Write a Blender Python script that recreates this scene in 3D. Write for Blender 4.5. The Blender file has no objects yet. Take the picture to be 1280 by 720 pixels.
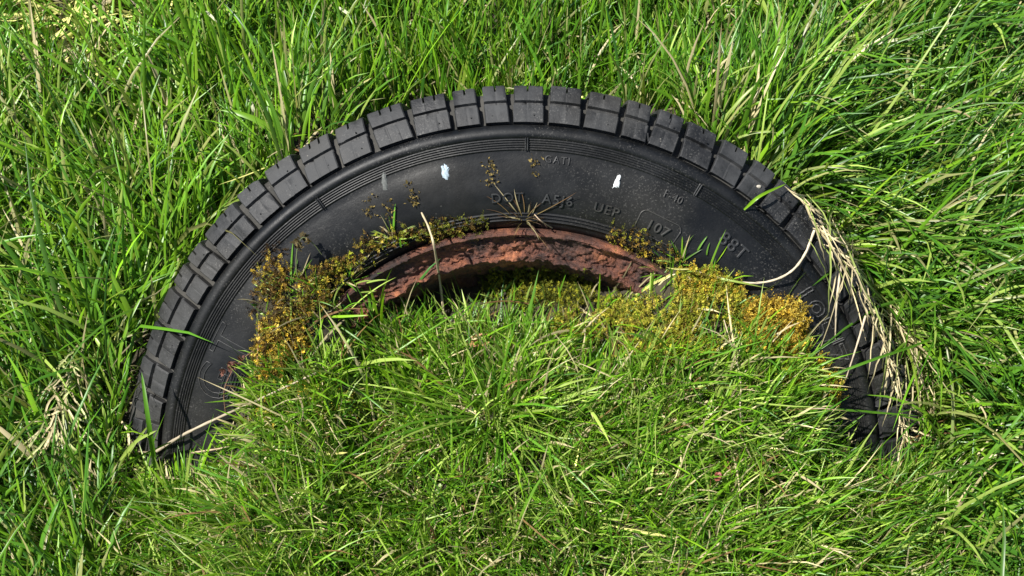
import bpy, math, random
import numpy as np

rng = np.random.default_rng(11)
random.seed(5)
R = math.radians
scene = bpy.context.scene
col = scene.collection

# ------------------------------------------------------------------ frames
T_LEAN = R(38)          # the tyre leans back this far from upright
PITCH = R(54.0)           # the camera looks down this far
U = np.array([0, math.sin(T_LEAN), math.cos(T_LEAN)])       # up along the tyre face
N = np.array([0, -math.cos(T_LEAN), math.sin(T_LEAN)])      # out of the tyre face
X = np.array([1.0, 0, 0])
FOC = 1970.0
D = np.array([0, math.cos(PITCH), -math.sin(PITCH)])
CU = np.array([0, math.sin(PITCH), math.cos(PITCH)])
CAM = -1.323 * D + (241 / FOC * 1.323) * CU - (10 / FOC * 1.323) * X

def ray(px, py):
    return D * FOC + X * (px - 640) + CU * (360 - py)

def face(px, py, w=0.0):
    """point of the tyre's face plane (lifted w along its normal) seen at a pixel"""
    d = ray(px, py)
    s = (w - CAM @ N) / (d @ N)
    return CAM + d * s

def proj(P):
    q = P - CAM
    z = q @ D
    return 640 + FOC * (q @ X) / z, 360 - FOC * (q @ CU) / z

# ------------------------------------------------------------------ noise
def _h(i, j):
    v = np.sin(i * 127.1 + j * 311.7) * 43758.5453
    return v - np.floor(v)

def vn(x, y):
    i, j = np.floor(x), np.floor(y)
    fx, fy = x - i, y - j
    fx, fy = fx * fx * (3 - 2 * fx), fy * fy * (3 - 2 * fy)
    return ((_h(i, j) * (1 - fx) + _h(i + 1, j) * fx) * (1 - fy)
            + (_h(i, j + 1) * (1 - fx) + _h(i + 1, j + 1) * fx) * fy)

def sstep(a, b, x):
    t = np.clip((x - a) / (b - a), 0, 1)
    return t * t * (3 - 2 * t)

# ------------------------------------------------------------------ ground height
BPX = [(60, 590), (148, 582), (205, 592), (245, 584), (285, 548), (308, 505), (318, 470), (324, 356), (345, 340), (400, 358),
       (430, 402), (450, 424), (520, 436), (600, 425), (640, 408), (700, 392), (770, 392), (822, 368), (850, 340), (890, 345), (925, 356),
       (960, 372), (998, 388), (1008, 470), (1030, 516), (1050, 556), (1090, 592), (1150, 612), (1220, 590)]
_B = np.array([face(px, py, -0.02 if 450 <= px <= 810 else 0.004) for px, py in BPX])
_BX, _BY, _BZ = _B[:, 0], _B[:, 1], _B[:, 2]

def base(x, y):
    zb = np.where(y > 0, 0.30 * y, 0.06 * y)
    zb = np.where(y > 0.5, 0.15 + 0.04 * (y - 0.5), zb)
    far = np.exp(-(x * x + y * y) / 4.0)
    return zb * far + (vn(x * 9 + 3, y * 9) - .5) * .03 + (vn(x * 30, y * 30 + 9) - .5) * .012

def ground(x, y):
    x = np.asarray(x, float); y = np.asarray(y, float)
    b = base(x, y)
    yB = np.interp(x, _BX, _BY); zB = np.interp(x, _BX, _BZ)
    lift = np.maximum(zB - 0.06 * np.minimum(yB, 0), 0)
    front = lift * np.exp(-np.maximum(yB - y, 0) / .22)
    k = sstep(.37, .345, np.abs(x)) * sstep(.36, .30, y)
    m = front * k + (vn(x * 22, y * 22) - .5) * .014 * k
    return np.maximum(b, 0 * b + m + np.where(y < 0, b, -9) * 0 + np.minimum(b, 0) * .5) * k + b * (1 - k)

# ------------------------------------------------------------------ tyre profile
SIDE = [(.3015, -.006), (.3008, -.001), (.2985, .0022), (.2955, .0036), (.2930, .0036), (.2917, .0024)]
_r = .2912
for i in range(5):
    SIDE += [(_r, .0020), (_r - .0004, .0030), (_r - .0009, .0030), (_r - .0013, .0020)]
    _r -= .0019
SIDE += [(.2812, .0020), (.276, .0036), (.268, .0055), (.258, .0068), (.248, .0072), (.240, .0062), (.233, .0044), (.2285, .0028)]
_r = .2278
for i in range(3):
    SIDE += [(_r, .0024), (_r - .0005, .0036), (_r - .0012, .0034), (_r - .0017, .0014)]
    _r -= .0026
SIDE += [(.2185, .0000), (.2160, -.0030), (.2135, -.0070), (.2120, -.012)]
RIM = [(.2125, -.012), (.2135, -.006), (.2130, -.001), (.2118, .0028), (.2098, .0034), (.2082, .0014), (.2066, -.0028),
       (.2020, -.0058), (.1970, -.0078), (.1925, -.0098), (.1905, -.0100), (.1892, -.0070), (.1868, -.0064), (.1850, -.0100),
       (.1825, -.0170), (.1780, -.0260), (.1730, -.0360), (.1680, -.0470), (.1630, -.0600), (.15, -.0660), (.10, -.0600), (.04, -.05), (.0005, -.05)]
SIDE = [(r * (1 + .017 * min(1, max(0, (.262 - r) / .03))), w) for r, w in SIDE]
RIM = [(r * 1.017, w) for r, w in RIM]
CARC = [(.208, -.176), (.235, -.186), (.262, -.184), (.280, -.170), (.289, -.146), (.2990, -.10), (.3110, -.06), (.3170, -.042), (.3210, -.030),
        (.3225, -.0235), (.3195, -.0185), (.3105, -.0128), (.3040, -.0085), (.3015, -.006)]
_prof = sorted([(r, w) for r, w in SIDE + RIM if r > 0] + [(.3045, -.002), (.3193, -.0093), (.3302, -.0185), (.3345, -.06)])
_PR = np.array([p[0] for p in _prof]); _PW = np.array([p[1] for p in _prof])

_ON = np.array([-.19, -.184, -.170, -.146, -.118, -.085, -.060, -.040, -.028, -.018, .02])
_OR = np.array([.250, .262, .284, .294, .302, .313, .321, .327, .330, .331, .331])
def outer_r(n):
    return np.interp(n, _ON, _OR)

def surf_w(r):
    return np.interp(r, _PR, _PW)

def tyre_pt(a, r, w):
    """a: angle from the top, clockwise as seen from the front"""
    a = np.asarray(a, float)[..., None] if np.ndim(a) else a
    if np.ndim(r): r = np.asarray(r)[..., None]
    if np.ndim(w): w = np.asarray(w)[..., None]
    return (np.sin(a) * r) * X + (np.cos(a) * r) * U + w * N

def bulge(a, r):
    """the casing sags: its shoulder stands out more towards the ground"""
    f = 1 + (.42 * sstep(-.45, -1.35, a) + .45 * sstep(-1.25, -1.6, a)) * sstep(-2.6, -1.8, a) + .45 * sstep(1.15, 1.55, a) * sstep(2.6, 1.8, a)
    return np.where(r > .3048, .3048 + (r - .3048) * f, r)

def push_out(P, gap=.0015):
    x = P[:, 0]; v = P @ U; n = P @ N
    r = np.hypot(x, v) + 1e-9
    aa_ = np.arctan2(x, v)
    w = surf_w(np.minimum(np.where(r > .3048, .3048 + (r - .3048) / (bulge(aa_, .3148) - .3048) * .01, r), .3345))
    ro = bulge(np.arctan2(x, v), outer_r(n)) + .002
    inside = (r < ro) & (n > -.19) & (n < w + gap)
    dr = ro - r; dn = w + gap - n
    rad = inside & (r > .29) & (dr < dn)
    nor = inside & ~rad
    P = P.copy()
    P[nor] += dn[nor, None] * N
    f = (ro[rad] / r[rad] - 1)
    P[rad] += (f * x[rad])[:, None] * X + (f * v[rad])[:, None] * U
    return P

def under_tyre(x, y):
    z0 = ground(x, y)
    bad = np.zeros(len(x), bool)
    for dz in (0, .01, .02, .035, .05, .07, .09, .12, .15, .18, .22, .27, .32):
        z = z0 + dz
        v = y * U[1] + z * U[2]; n = y * N[1] + z * N[2]
        r = np.hypot(x, v)
        w = surf_w(np.minimum(r, .3345))
        bad |= (r < bulge(np.arctan2(x, v), outer_r(n)) + .001) & (n > -.192) & (n < w)
    return bad

# ------------------------------------------------------------------ mesh helpers
def make(name, V, F, mat, parent=None, cols=None, smooth=True, sharp=None):
    me = bpy.data.meshes.new(name)
    V = np.asarray(V, dtype=np.float32)
    if isinstance(F, np.ndarray):
        k = F.shape[1]
        me.vertices.add(len(V)); me.vertices.foreach_set('co', V.ravel())
        me.loops.add(F.size); me.loops.foreach_set('vertex_index', F.astype(np.int32).ravel())
        me.polygons.add(len(F)); me.polygons.foreach_set('loop_start', np.arange(0, F.size, k, dtype=np.int32))
        me.update(calc_edges=True)
    else:
        me.from_pydata([tuple(map(float, v)) for v in V], [], F); me.update()
    me.polygons.foreach_set('use_smooth', [smooth] * len(me.polygons))
    if sharp: me.set_sharp_from_angle(angle=sharp)
    if cols is not None:
        a = me.color_attributes.new('tint', 'FLOAT_COLOR', 'POINT')
        c = np.ones((len(V), 4), np.float32); c[:, :3] = cols
        a.data.foreach_set('color', c.ravel())
    me.materials.append(mat)
    o = bpy.data.objects.new(name, me); col.objects.link(o)
    if parent: o.parent = parent
    return o

def tag(o, label=None, cat=None, group=None, kind=None):
    if label: o['label'] = label
    if cat: o['category'] = cat
    if group: o['group'] = group
    if kind: o['kind'] = kind
    return o

def recenter(o):
    """put a mesh thing's origin at its own base"""
    me = o.data
    V = np.empty(len(me.vertices) * 3, np.float32); me.vertices.foreach_get('co', V); V = V.reshape(-1, 3)
    c = np.array([V[:, 0].mean(), V[:, 1].mean(), V[:, 2].min()])
    me.vertices.foreach_set('co', (V - c).astype(np.float32).ravel()); me.update()
    o.location = c
    return o

# ------------------------------------------------------------------ materials
def nodes(name):
    m = bpy.data.materials.new(name); m.use_nodes = True
    nt = m.node_tree; nt.nodes.clear()
    out = nt.nodes.new('ShaderNodeOutputMaterial')
    return m, nt, out

def N_(nt, t, **kw):
    n = nt.nodes.new(t)
    for k, v in kw.items():
        if k in n.inputs.keys() if hasattr(n.inputs, 'keys') else False: n.inputs[k].default_value = v
        else: setattr(n, k, v)
    return n

def ramp(nt, fac, stops):
    r = nt.nodes.new('ShaderNodeValToRGB'); nt.links.new(fac, r.inputs[0])
    e = r.color_ramp.elements
    while len(e) < len(stops): e.new(.5)
    for i, (p, c) in enumerate(stops):
        e[i].position = p; e[i].color = (*c, 1) if len(c) == 3 else c
    return r.outputs[0]

def noise(nt, scale, detail=6, rough=.6, vec=None, dim='3D'):
    n = nt.nodes.new('ShaderNodeTexNoise'); n.inputs['Scale'].default_value = scale
    n.inputs['Detail'].default_value = detail; n.inputs['Roughness'].default_value = rough
    if vec is not None: nt.links.new(vec, n.inputs['Vector'])
    return n.outputs['Fac']

def mixc(nt, fac, a, b):
    m = nt.nodes.new('ShaderNodeMix'); m.data_type = 'RGBA'
    for s, v in ((m.inputs[0], fac), (m.inputs[6], a), (m.inputs[7], b)):
        if isinstance(v, (tuple, list)): s.default_value = (*v, 1)
        elif isinstance(v, (int, float)): s.default_value = v
        else: nt.links.new(v, s)
    return m.outputs[2]

def blade_mat(name, trans=.35, rough=.42, spec=.35, tr_gain=(1.25, 1.3, .7)):
    m, nt, out = nodes(name)
    at = nt.nodes.new('ShaderNodeAttribute'); at.attribute_name = 'tint'
    p = nt.nodes.new('ShaderNodeBsdfPrincipled')
    p.inputs['Roughness'].default_value = rough; p.inputs['Specular IOR Level'].default_value = spec
    nt.links.new(at.outputs['Color'], p.inputs['Base Color'])
    t = nt.nodes.new('ShaderNodeBsdfTranslucent')
    g = nt.nodes.new('ShaderNodeMix'); g.data_type = 'RGBA'; g.blend_type = 'MULTIPLY'; g.inputs[0].default_value = 1
    nt.links.new(at.outputs['Color'], g.inputs[6]); g.inputs[7].default_value = (*tr_gain, 1)
    nt.links.new(g.outputs[2], t.inputs['Color'])
    mx = nt.nodes.new('ShaderNodeMixShader'); mx.inputs[0].default_value = trans
    nt.links.new(p.outputs[0], mx.inputs[1]); nt.links.new(t.outputs[0], mx.inputs[2])
    nt.links.new(mx.outputs[0], out.inputs[0])
    return m

M_GRASS = blade_mat('grass_blade_green', .34, .38, .40, (1.35, 1.35, .6))
M_STRAW = blade_mat('dry_straw', .20, .55, .25, (1, .95, .8))
M_MOSS = blade_mat('moss_leaf', .35, .7, .15, (1.2, 1.1, .6))

def bump(nt, h, strength, dist, chain=None):
    b = nt.nodes.new('ShaderNodeBump'); b.inputs['Strength'].default_value = strength; b.inputs['Distance'].default_value = dist
    nt.links.new(h, b.inputs['Height'])
    if chain is not None: nt.links.new(chain, b.inputs['Normal'])
    return b.outputs[0]

def simple(name, rgb, rough=.7, bscale=None, bdist=.001):
    m, nt, out = nodes(name)
    p = nt.nodes.new('ShaderNodeBsdfPrincipled'); p.inputs['Roughness'].default_value = rough
    tc = nt.nodes.new('ShaderNodeTexCoord')
    n = noise(nt, bscale or 300, 5, .6, tc.outputs['Object'])
    nt.links.new(ramp(nt, n, [(.3, tuple(c * .5 for c in rgb)), (.7, tuple(min(1, c * 1.2) for c in rgb))]), p.inputs['Base Color'])
    nt.links.new(bump(nt, n, .6, bdist), p.inputs['Normal'])
    nt.links.new(p.outputs[0], out.inputs[0])
    return m

def rubber(name, dark, dusty, amount, rough0, rough1, crack=.0006, grit=True, spec=.3, dust=.7, stain=.40):
    m, nt, out = nodes(name)
    p = nt.nodes.new('ShaderNodeBsdfPrincipled')
    tc = nt.nodes.new('ShaderNodeTexCoord').outputs['Object']
    n1 = noise(nt, 26, 8, .65, tc); n2 = noise(nt, 240, 4, .7, tc); n3 = noise(nt, 9, 4, .5, tc)
    c = mixc(nt, ramp(nt, n1, [(amount, (0, 0, 0)), (amount + .28, (1, 1, 1))]), dark, dusty)
    # specks of grit
    vo = nt.nodes.new('ShaderNodeTexVoronoi'); vo.inputs['Scale'].default_value = 210; nt.links.new(tc, vo.inputs['Vector'])
    sp = ramp(nt, vo.outputs['Distance'], [(.10, (1, 1, 1)), (.17, (0, 0, 0))])
    gate = ramp(nt, noise(nt, 40, 3, .6, tc), [(.56, (0, 0, 0)), (.66, (1, 1, 1))])
    mm = nt.nodes.new('ShaderNodeMath'); mm.operation = 'MULTIPLY'; nt.links.new(sp, mm.inputs[0]); nt.links.new(gate, mm.inputs[1])
    ms = nt.nodes.new('ShaderNodeMath'); ms.operation = 'MULTIPLY'; nt.links.new(mm.outputs[0], ms.inputs[0]); ms.inputs[1].default_value = .5 if grit else .22
    c = mixc(nt, ms.outputs[0], c, (.20, .19, .165))
    # fine pale dust caught in the surface
    fd = ramp(nt, noise(nt, 620, 3, .7, tc), [(.56, (0, 0, 0)), (.70, (1, 1, 1))])
    gd = ramp(nt, noise(nt, 17, 5, .65, tc), [(.42, (0, 0, 0)), (.70, (1, 1, 1))])
    mq = nt.nodes.new('ShaderNodeMath'); mq.operation = 'MULTIPLY'; nt.links.new(fd, mq.inputs[0]); nt.links.new(gd, mq.inputs[1])
    mr = nt.nodes.new('ShaderNodeMath'); mr.operation = 'MULTIPLY'; nt.links.new(mq.outputs[0], mr.inputs[0]); mr.inputs[1].default_value = dust
    c = mixc(nt, mr.outputs[0], c, (.17, .165, .15))
    # brownish weathered patches
    c = mixc(nt, ramp(nt, n3, [(.46, (0, 0, 0)), (.72, (stain,) * 3)]), c, (.046, .041, .030))
    nt.links.new(c, p.inputs['Base Color'])
    nt.links.new(ramp(nt, n1, [(.3, (rough0,) * 3), (.7, (rough1,) * 3)]), p.inputs['Roughness'])
    p.inputs['Specular IOR Level'].default_value = spec
    b = bump(nt, n2, .35, crack)
    b = bump(nt, n1, .4, .0015, b)
    nt.links.new(b, p.inputs['Normal'])
    nt.links.new(p.outputs[0], out.inputs[0])
    return m

M_TREAD = rubber('worn_grey_tread_rubber', (.0060, .0064, .0072), (.036, .037, .038), .40, .48, .78, .0010)
M_SIDE = rubber('black_sidewall_rubber', (.0026, .0031, .0038), (.009, .0098, .011), .46, .40, .60, .0004, False, .24, .42, .20)
M_LET = rubber('lettering_rubber', (.007, .0075, .0085), (.026, .027, .028), .40, .38, .6, .0003, False, .4)  # lighter than the sidewall: light caught on worn letter tops, put into the colour

def rust():
    m, nt, out = nodes('flaking_rust')
    p = nt.nodes.new('ShaderNodeBsdfPrincipled')
    tc = nt.nodes.new('ShaderNodeTexCoord').outputs['Object']
    n1 = noise(nt, 34, 9, .68, tc); n2 = noise(nt, 130, 8, .75, tc); n3 = noise(nt, 14, 4, .5, tc)
    c = ramp(nt, n1, [(.36, (.010, .006, .005)), (.45, (.055, .021, .014)), (.55, (.140, .047, .024)), (.66, (.36, .130, .055))])
    c = mixc(nt, ramp(nt, n2, [(.55, (0, 0, 0)), (.72, (.7, .7, .7))]), c, (.25, .095, .05))
    c = mixc(nt, ramp(nt, n3, [(.46, (0, 0, 0)), (.62, (.9, .9, .9))]), c, (.030, .016, .011))
    nt.links.new(c, p.inputs['Base Color']); p.inputs['Roughness'].default_value = .72
    b = bump(nt, n2, 1, .004); b = bump(nt, n1, 1, .008, b)
    nt.links.new(b, p.inputs['Normal']); nt.links.new(p.outputs[0], out.inputs[0])
    return m
M_RUST = rust()

def soil():
    m, nt, out = nodes('dark_soil')
    p = nt.nodes.new('ShaderNodeBsdfPrincipled')
    tc = nt.nodes.new('ShaderNodeTexCoord').outputs['Object']
    n1 = noise(nt, 40, 8, .7, tc); n2 = noise(nt, 6, 4, .5, tc)
    c = ramp(nt, n1, [(.3, (.012, .010, .006)), (.55, (.032, .026, .013)), (.8, (.075, .055, .028))])
    # beyond the modelled blades the sheet is simply turf
    nt.links.new(tc, (ln := nt.nodes.new('ShaderNodeVectorMath')).inputs[0]); ln.operation = 'LENGTH'
    far = ramp(nt, (dv := nt.nodes.new('ShaderNodeMath')).outputs[0], [(.55, (0, 0, 0)), (.80, (1, 1, 1))])
    dv.operation = 'DIVIDE'; nt.links.new(ln.outputs['Value'], dv.inputs[0]); dv.inputs[1].default_value = 3.0
    c = mixc(nt, far, c, ramp(nt, noise(nt, 30, 8, .7, tc), [(.3, (.02, .04, .008)), (.7, (.09, .14, .025))]))
    nt.links.new(c, p.inputs['Base Color']); p.inputs['Roughness'].default_value = .95
    nt.links.new(bump(nt, n1, 1, .006), p.inputs['Normal']); nt.links.new(p.outputs[0], out.inputs[0])
    return m
M_SOIL = soil()

# ------------------------------------------------------------------ ground sheet
def build_ground():
    a = np.concatenate([[-40, -15, -6, -3, -1.8, -1.2, -.9], np.arange(-.7, .7001, .008), [.9, 1.2, 1.8, 3, 6, 15, 40]])
    b = np.concatenate([[-40, -15, -6, -3, -1.8, -1.2, -.8, -.6], np.arange(-.45, .8001, .008), [.9, 1.2, 1.8, 3, 6, 15, 40]])
    gx, gy = np.meshgrid(a, b)
    gz = ground(gx.ravel(), gy.ravel())
    V = np.c_[gx.ravel(), gy.ravel(), gz]
    nx, ny = len(a), len(b)
    i = np.arange(nx - 1)[None, :] + (np.arange(ny - 1) * nx)[:, None]
    i = i.ravel()
    F = np.c_[i, i + 1, i + 1 + nx, i + nx]
    return tag(make('ground', V, F, M_SOIL), kind='structure')
build_ground()

# ------------------------------------------------------------------ the tyre
def lathe(prof, na, a0=-math.pi, a1=math.pi, jitter=None):
    closed = abs(a1 - a0 - 2 * math.pi) < 1e-6
    A = np.linspace(a0, a1, na, endpoint=not closed)
    r = np.array([p[0] for p in prof]); w = np.array([p[1] for p in prof])
    AA, RR = np.meshgrid(A, r, indexing='ij'); _, WW = np.meshgrid(A, w, indexing='ij')
    if jitter: RR, WW = jitter(AA, RR, WW)
    V = tyre_pt(AA.ravel(), RR.ravel(), WW.ravel())
    m = len(prof); n = na if closed else na - 1
    i = (np.arange(n)[:, None] * m + np.arange(m - 1)[None, :]).ravel()
    j = (((np.arange(n) + 1) % na)[:, None] * m + np.arange(m - 1)[None, :]).ravel()
    return V, np.c_[i, i + 1, j + 1, j]

tyre = bpy.data.objects.new('car_tyre', None); col.objects.link(tyre)
tyre.location = (0, 0, 0); tyre.empty_display_size = .1
tag(tyre, 'old black car tyre on a rusty wheel, half buried in the grass', 'tyre')

def wob(AA, RR, WW):
    return RR, WW + (vn(AA * 6, RR * 0 + 2) - .5) * .0016
V, F = lathe(CARC, 360, jitter=lambda A, r, w: (bulge(A, r), w))
M_GROOVE = rubber('gritty_groove_rubber', (.016, .016, .015), (.048, .046, .041), .34, .75, .95, .0012, True, .2)
casing = make('casing', V, F, M_GROOVE, tyre)
casing['label'] = 'gritty grey grooves between the tread blocks'
allV, allF, nv = [], [], 0

# block edges around the tyre, from the photograph at the top and seeded elsewhere
gaps_px = [(300, 236), (335, 211), (374, 184), (417, 158), (461, 140), (512, 124), (564, 115), (601, 112), (638, 110), (683, 112), (729, 117),
           (775, 131), (810, 145), (846, 162), (885, 184), (921, 205), (951, 226)]
gaps = []
for px, py in gaps_px:
    p = face(px, py + 14, -.025)
    gaps.append(math.atan2(p[0], p @ U))
a = gaps[-1]
pr = random.Random(3)
while a < gaps[0] + 2 * math.pi - .10:
    a += pr.choice([.074, .088, .098, .082])
    gaps.append(a)
gaps[-1] = gaps[0] + 2 * math.pi

BP = [(.3000, -.118), (.3120, -.085), (.3200, -.060), (.3262, -.040), (.3288, -.028), (.3302, -.0185), (.3262, -.0140), (.3200, -.0098),
      (.3193, -.0093), (.3173, -.0080), (.3166, -.0075), (.3110, -.0036), (.3048, .0002)]
BPr = np.array([p[0] for p in BP]); BPw = np.array([p[1] for p in BP])
tg = np.gradient(BPr), np.gradient(BPw)
nl = np.hypot(*tg); nr_, nw_ = tg[1] / nl, -tg[0] / nl       # outward normal in (r, w)
sgn = np.sign(nr_ * 1 + nw_ * 1); nr_, nw_ = nr_ * sgn, nw_ * sgn
drop_row = np.array([0, 0, 0, 0, 0, 0, 0, 0, .0032, .0032, 0, 0, .0007])
GAPW = .0084
def block(a0, a1, n_sipes, ph):
    e = .0009 / .33
    cols_ = [(a0, .011), (a0, .0008), (a0 + e, 0)]
    inner = np.linspace(a0 + e, a1 - e, 9)[1:-1]
    items = [(x, 0, False) for x in inner]
    sip = [a0 + (a1 - a0) * f for f in ((.5 + .12 * (ph - .5),) if n_sipes == 1 else (.36, .70))]
    cl = [(a0, .011, 0), (a0, .0008, 0), (a0 + e, 0, 0)]
    mid = []
    for s in sip:
        q = .0006 / .33
        mid += [(s - 1.4 * q, 0, 0), (s - q, 0, 1), (s + q, 0, 1), (s + 1.4 * q, 0, 0)]
    for x in inner:
        if all(abs(x - s) > .006 for s in sip): mid.append((x, 0, 0))
    mid.sort()
    cl += mid + [(a1 - e, 0, 0), (a1, .0008, 0), (a1, .011, 0)]
    vs = []
    nrow = len(BP)
    tw = (pr.random() - .5) * .0016
    skew = (pr.random() - .5) * .010
    chips = [(pr.randrange(len(cl)), pr.randrange(4, 13), pr.uniform(.0006, .0022)) for _ in range(3)]
    for (aa, dd, sp) in cl:
        for k in range(nrow):
            d = dd + drop_row[k] + (.0038 if sp and 1 <= k <= 5 else 0) + tw + (pr.random() - .5) * .00035 + sum(z for c_, k_, z in chips if k_ == k and cl[c_][0] == aa and not sp)
            # the groove between blocks narrows towards the shoulder foot
            sh = (k / (nrow - 1)) * .0022 / .33
            q = aa + (-sh if aa < (a0 + a1) / 2 else sh) * (1 if dd > 0 or abs(aa - a0) < .01 or abs(a1 - aa) < .01 else 0)
            q += skew * (BPr[k] - .318)/.012
            vs.append(tyre_pt(q, float(bulge(q, BPr[k] - nr_[k] * d)), BPw[k] - nw_[k] * d))
        # foot of the block
        vs.append(tyre_pt(aa, BPr[-1] - .0035, BPw[-1] - .010))
    nr2 = nrow + 1
    fs = []
    for c in range(len(cl) - 1):
        for k in range(nr2 - 1):
            i = c * nr2 + k
            fs.append((i, i + 1, i + 1 + nr2, i + nr2))
    return np.array(vs), np.array(fs)

nubs = []
for g0, g1 in zip(gaps[:-1], gaps[1:]):
    hw = GAPW / .33 / 2
    L = g1 - g0
    v, f = block(g0 + hw, g1 - hw, 1 if L < .098 else 2, pr.random())
    allV.append(v); allF.append(f + nv); nv += len(v)
    am = g0 + hw + (L - 2 * hw) * (.72 if pr.random() < .8 else .3)
    for rr in ((.3090,) if pr.random() < .7 else (.3090, .3215)):
        ww = surf_w(rr) + .0009
        c = tyre_pt(am, float(bulge(am, rr)), ww); q = .0008
        tA = tyre_pt(am + .001, float(bulge(am, rr)), ww) - c; tA /= np.linalg.norm(tA)
        nn = tyre_pt(am, 1, 0) * .7 + N * .7
        tB = np.cross(nn, tA)
        ring = [c + q * (math.cos(t) * tA + math.sin(t) * tB) for t in np.linspace(0, 2 * math.pi, 8, endpoint=False)]
        top = [p + nn * .0011 - (p - c) * .3 for p in ring]
        v = np.array([p - nn * .002 for p in ring] + top)
        f = np.array([(i, (i + 1) % 8, 8 + (i + 1) % 8, 8 + i) for i in range(8)] + [(8, 9, 10, 11), (8, 11, 12, 15), (12, 13, 14, 15)])
        allV.append(v); allF.append(f + nv); nv += len(v)
tread = make('tread', np.vstack(allV), np.vstack(allF), M_TREAD, tyre, sharp=R(32))
tread['label'] = 'grey worn tread of chunky shoulder blocks'

def wob(AA, RR, WW):
    return RR, WW + (vn(AA * 7 + 40, RR * 60) - .5) * .0014
V, F = lathe(SIDE, 720, jitter=wob)
side = make('sidewall', V, F, M_SIDE, tyre)
side['label'] = 'smooth black sidewall with raised lettering'

def rimj(AA, RR, WW):
    k = (RR > .14)
    n = (vn(AA * 26, RR * 300) - .5) * .0036 + (vn(AA * 90 + 7, RR * 500) - .5) * .0022 + (vn(AA * 7 + 70, RR * 20) - .5) * .003
    n = n + (vn(AA * 170 + 3, RR * 1100) - .5) * .0016 + np.maximum(0, vn(AA * 34 + 11, RR * 420 + 5) - .55) * .0048
    q = (vn(AA * 40 + 9, RR * 200 + 3) - .5) * .0030 + (vn(AA * 9 + 4, RR * 30 + 3) - .5) * .003
    return RR + q * k * (RR < .209), WW + n * k * (RR < .2132)
rp = []
for (r0, w0), (r1, w1) in zip(RIM[:-1], RIM[1:]):
    m = 5 if r0 > .165 else 2
    for i in range(m): rp.append((r0 + (r1 - r0) * i / m, w0 + (w1 - w0) * i / m))
rp.append(RIM[-1])
V, F = lathe(rp, 1700, jitter=rimj)
rim = make('wheel_rim', V, F, M_RUST, tyre)
rim['label'] = 'flaking red brown rusty wheel rim'

def tube(pts, rad, k=6):
    pts = np.asarray(pts, float); n = len(pts)
    t = np.gradient(pts, axis=0); t /= np.linalg.norm(t, axis=1)[:, None] + 1e-12
    ref = np.tile(N, (n, 1)); s = np.cross(t, ref); s /= np.linalg.norm(s, axis=1)[:, None] + 1e-9
    b = np.cross(s, t)
    rad = np.broadcast_to(rad, (n,))
    V = []
    for q in np.linspace(0, 2 * math.pi, k, endpoint=False):
        V.append(pts + rad[:, None] * (math.cos(q) * s + math.sin(q) * b))
    V = np.stack(V, 1).reshape(-1, 3)
    F = []
    for i in range(n - 1):
        for j in range(k):
            F.append((i * k + j, i * k + (j + 1) % k, (i + 1) * k + (j + 1) % k, (i + 1) * k + j))
    return V, np.array(F)

# lettering bent onto the sidewall
def text_mesh(s, size, depth=None, bevel=0, outline=False, spacing=1.0):
    cu = bpy.data.curves.new('t', 'FONT'); cu.body = s; cu.size = size; cu.space_character = spacing
    cu.align_x = 'CENTER'; cu.resolution_u = 4
    if outline:
        cu.fill_mode = 'BOTH'
    else:
        cu.extrude = depth; cu.bevel_depth = bevel; cu.bevel_resolution = 1
    cu.offset = 0 if outline else -size * .014
    ob = bpy.data.objects.new('t', cu); col.objects.link(ob)
    dg = bpy.context.evaluated_depsgraph_get(); dg.update()
    me = bpy.data.meshes.new_from_object(ob.evaluated_get(dg))
    V = np.empty(len(me.vertices) * 3, np.float32); me.vertices.foreach_get('co', V); V = V.reshape(-1, 3).astype(float)
    F = [tuple(p.vertices) for p in me.polygons]
    if outline:                      # a thin raised line round every letter
        V[:, 2] = 0
        key = {}; idx = [key.setdefault((round(v[0], 6), round(v[1], 6)), len(key)) for v in V]
        pts = np.array(list(key))
        cnt = {}
        for f in F:
            q = [idx[i] for i in f]
            for u_, v_ in zip(q, q[1:] + q[:1]):
                if u_ != v_: cnt[(min(u_, v_), max(u_, v_))] = cnt.get((min(u_, v_), max(u_, v_)), 0) + 1
        nb = {}
        for (u_, v_), c_ in cnt.items():
            if c_ == 1: nb.setdefault(u_, []).append(v_); nb.setdefault(v_, []).append(u_)
        seen = set(); loops = []
        for st in nb:
            if st in seen: continue
            lp = [st]; seen.add(st)
            while True:
                nx = [q for q in nb[lp[-1]] if q not in seen]
                if not nx: break
                lp.append(nx[0]); seen.add(nx[0])
            loops.append(lp + [st])
        V = [np.c_[pts[lp], np.zeros(len(lp))] for lp in loops]; F = None
    bpy.data.objects.remove(ob); bpy.data.meshes.remove(me)
    return V, F

def bend(V, a, r0, lift, tilt=0.0):
    ct, st = math.cos(tilt), math.sin(tilt)
    x = V[:, 0] * ct - V[:, 1] * st; y = V[:, 0] * st + V[:, 1] * ct
    r = r0 + y
    return tyre_pt(a + x / r0, r, surf_w(r) + V[:, 2] + lift)

def polar(px, py, w=.005):
    p = face(px, py, w); return math.atan2(p[0], p @ U), math.hypot(p[0], p @ U)

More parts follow.
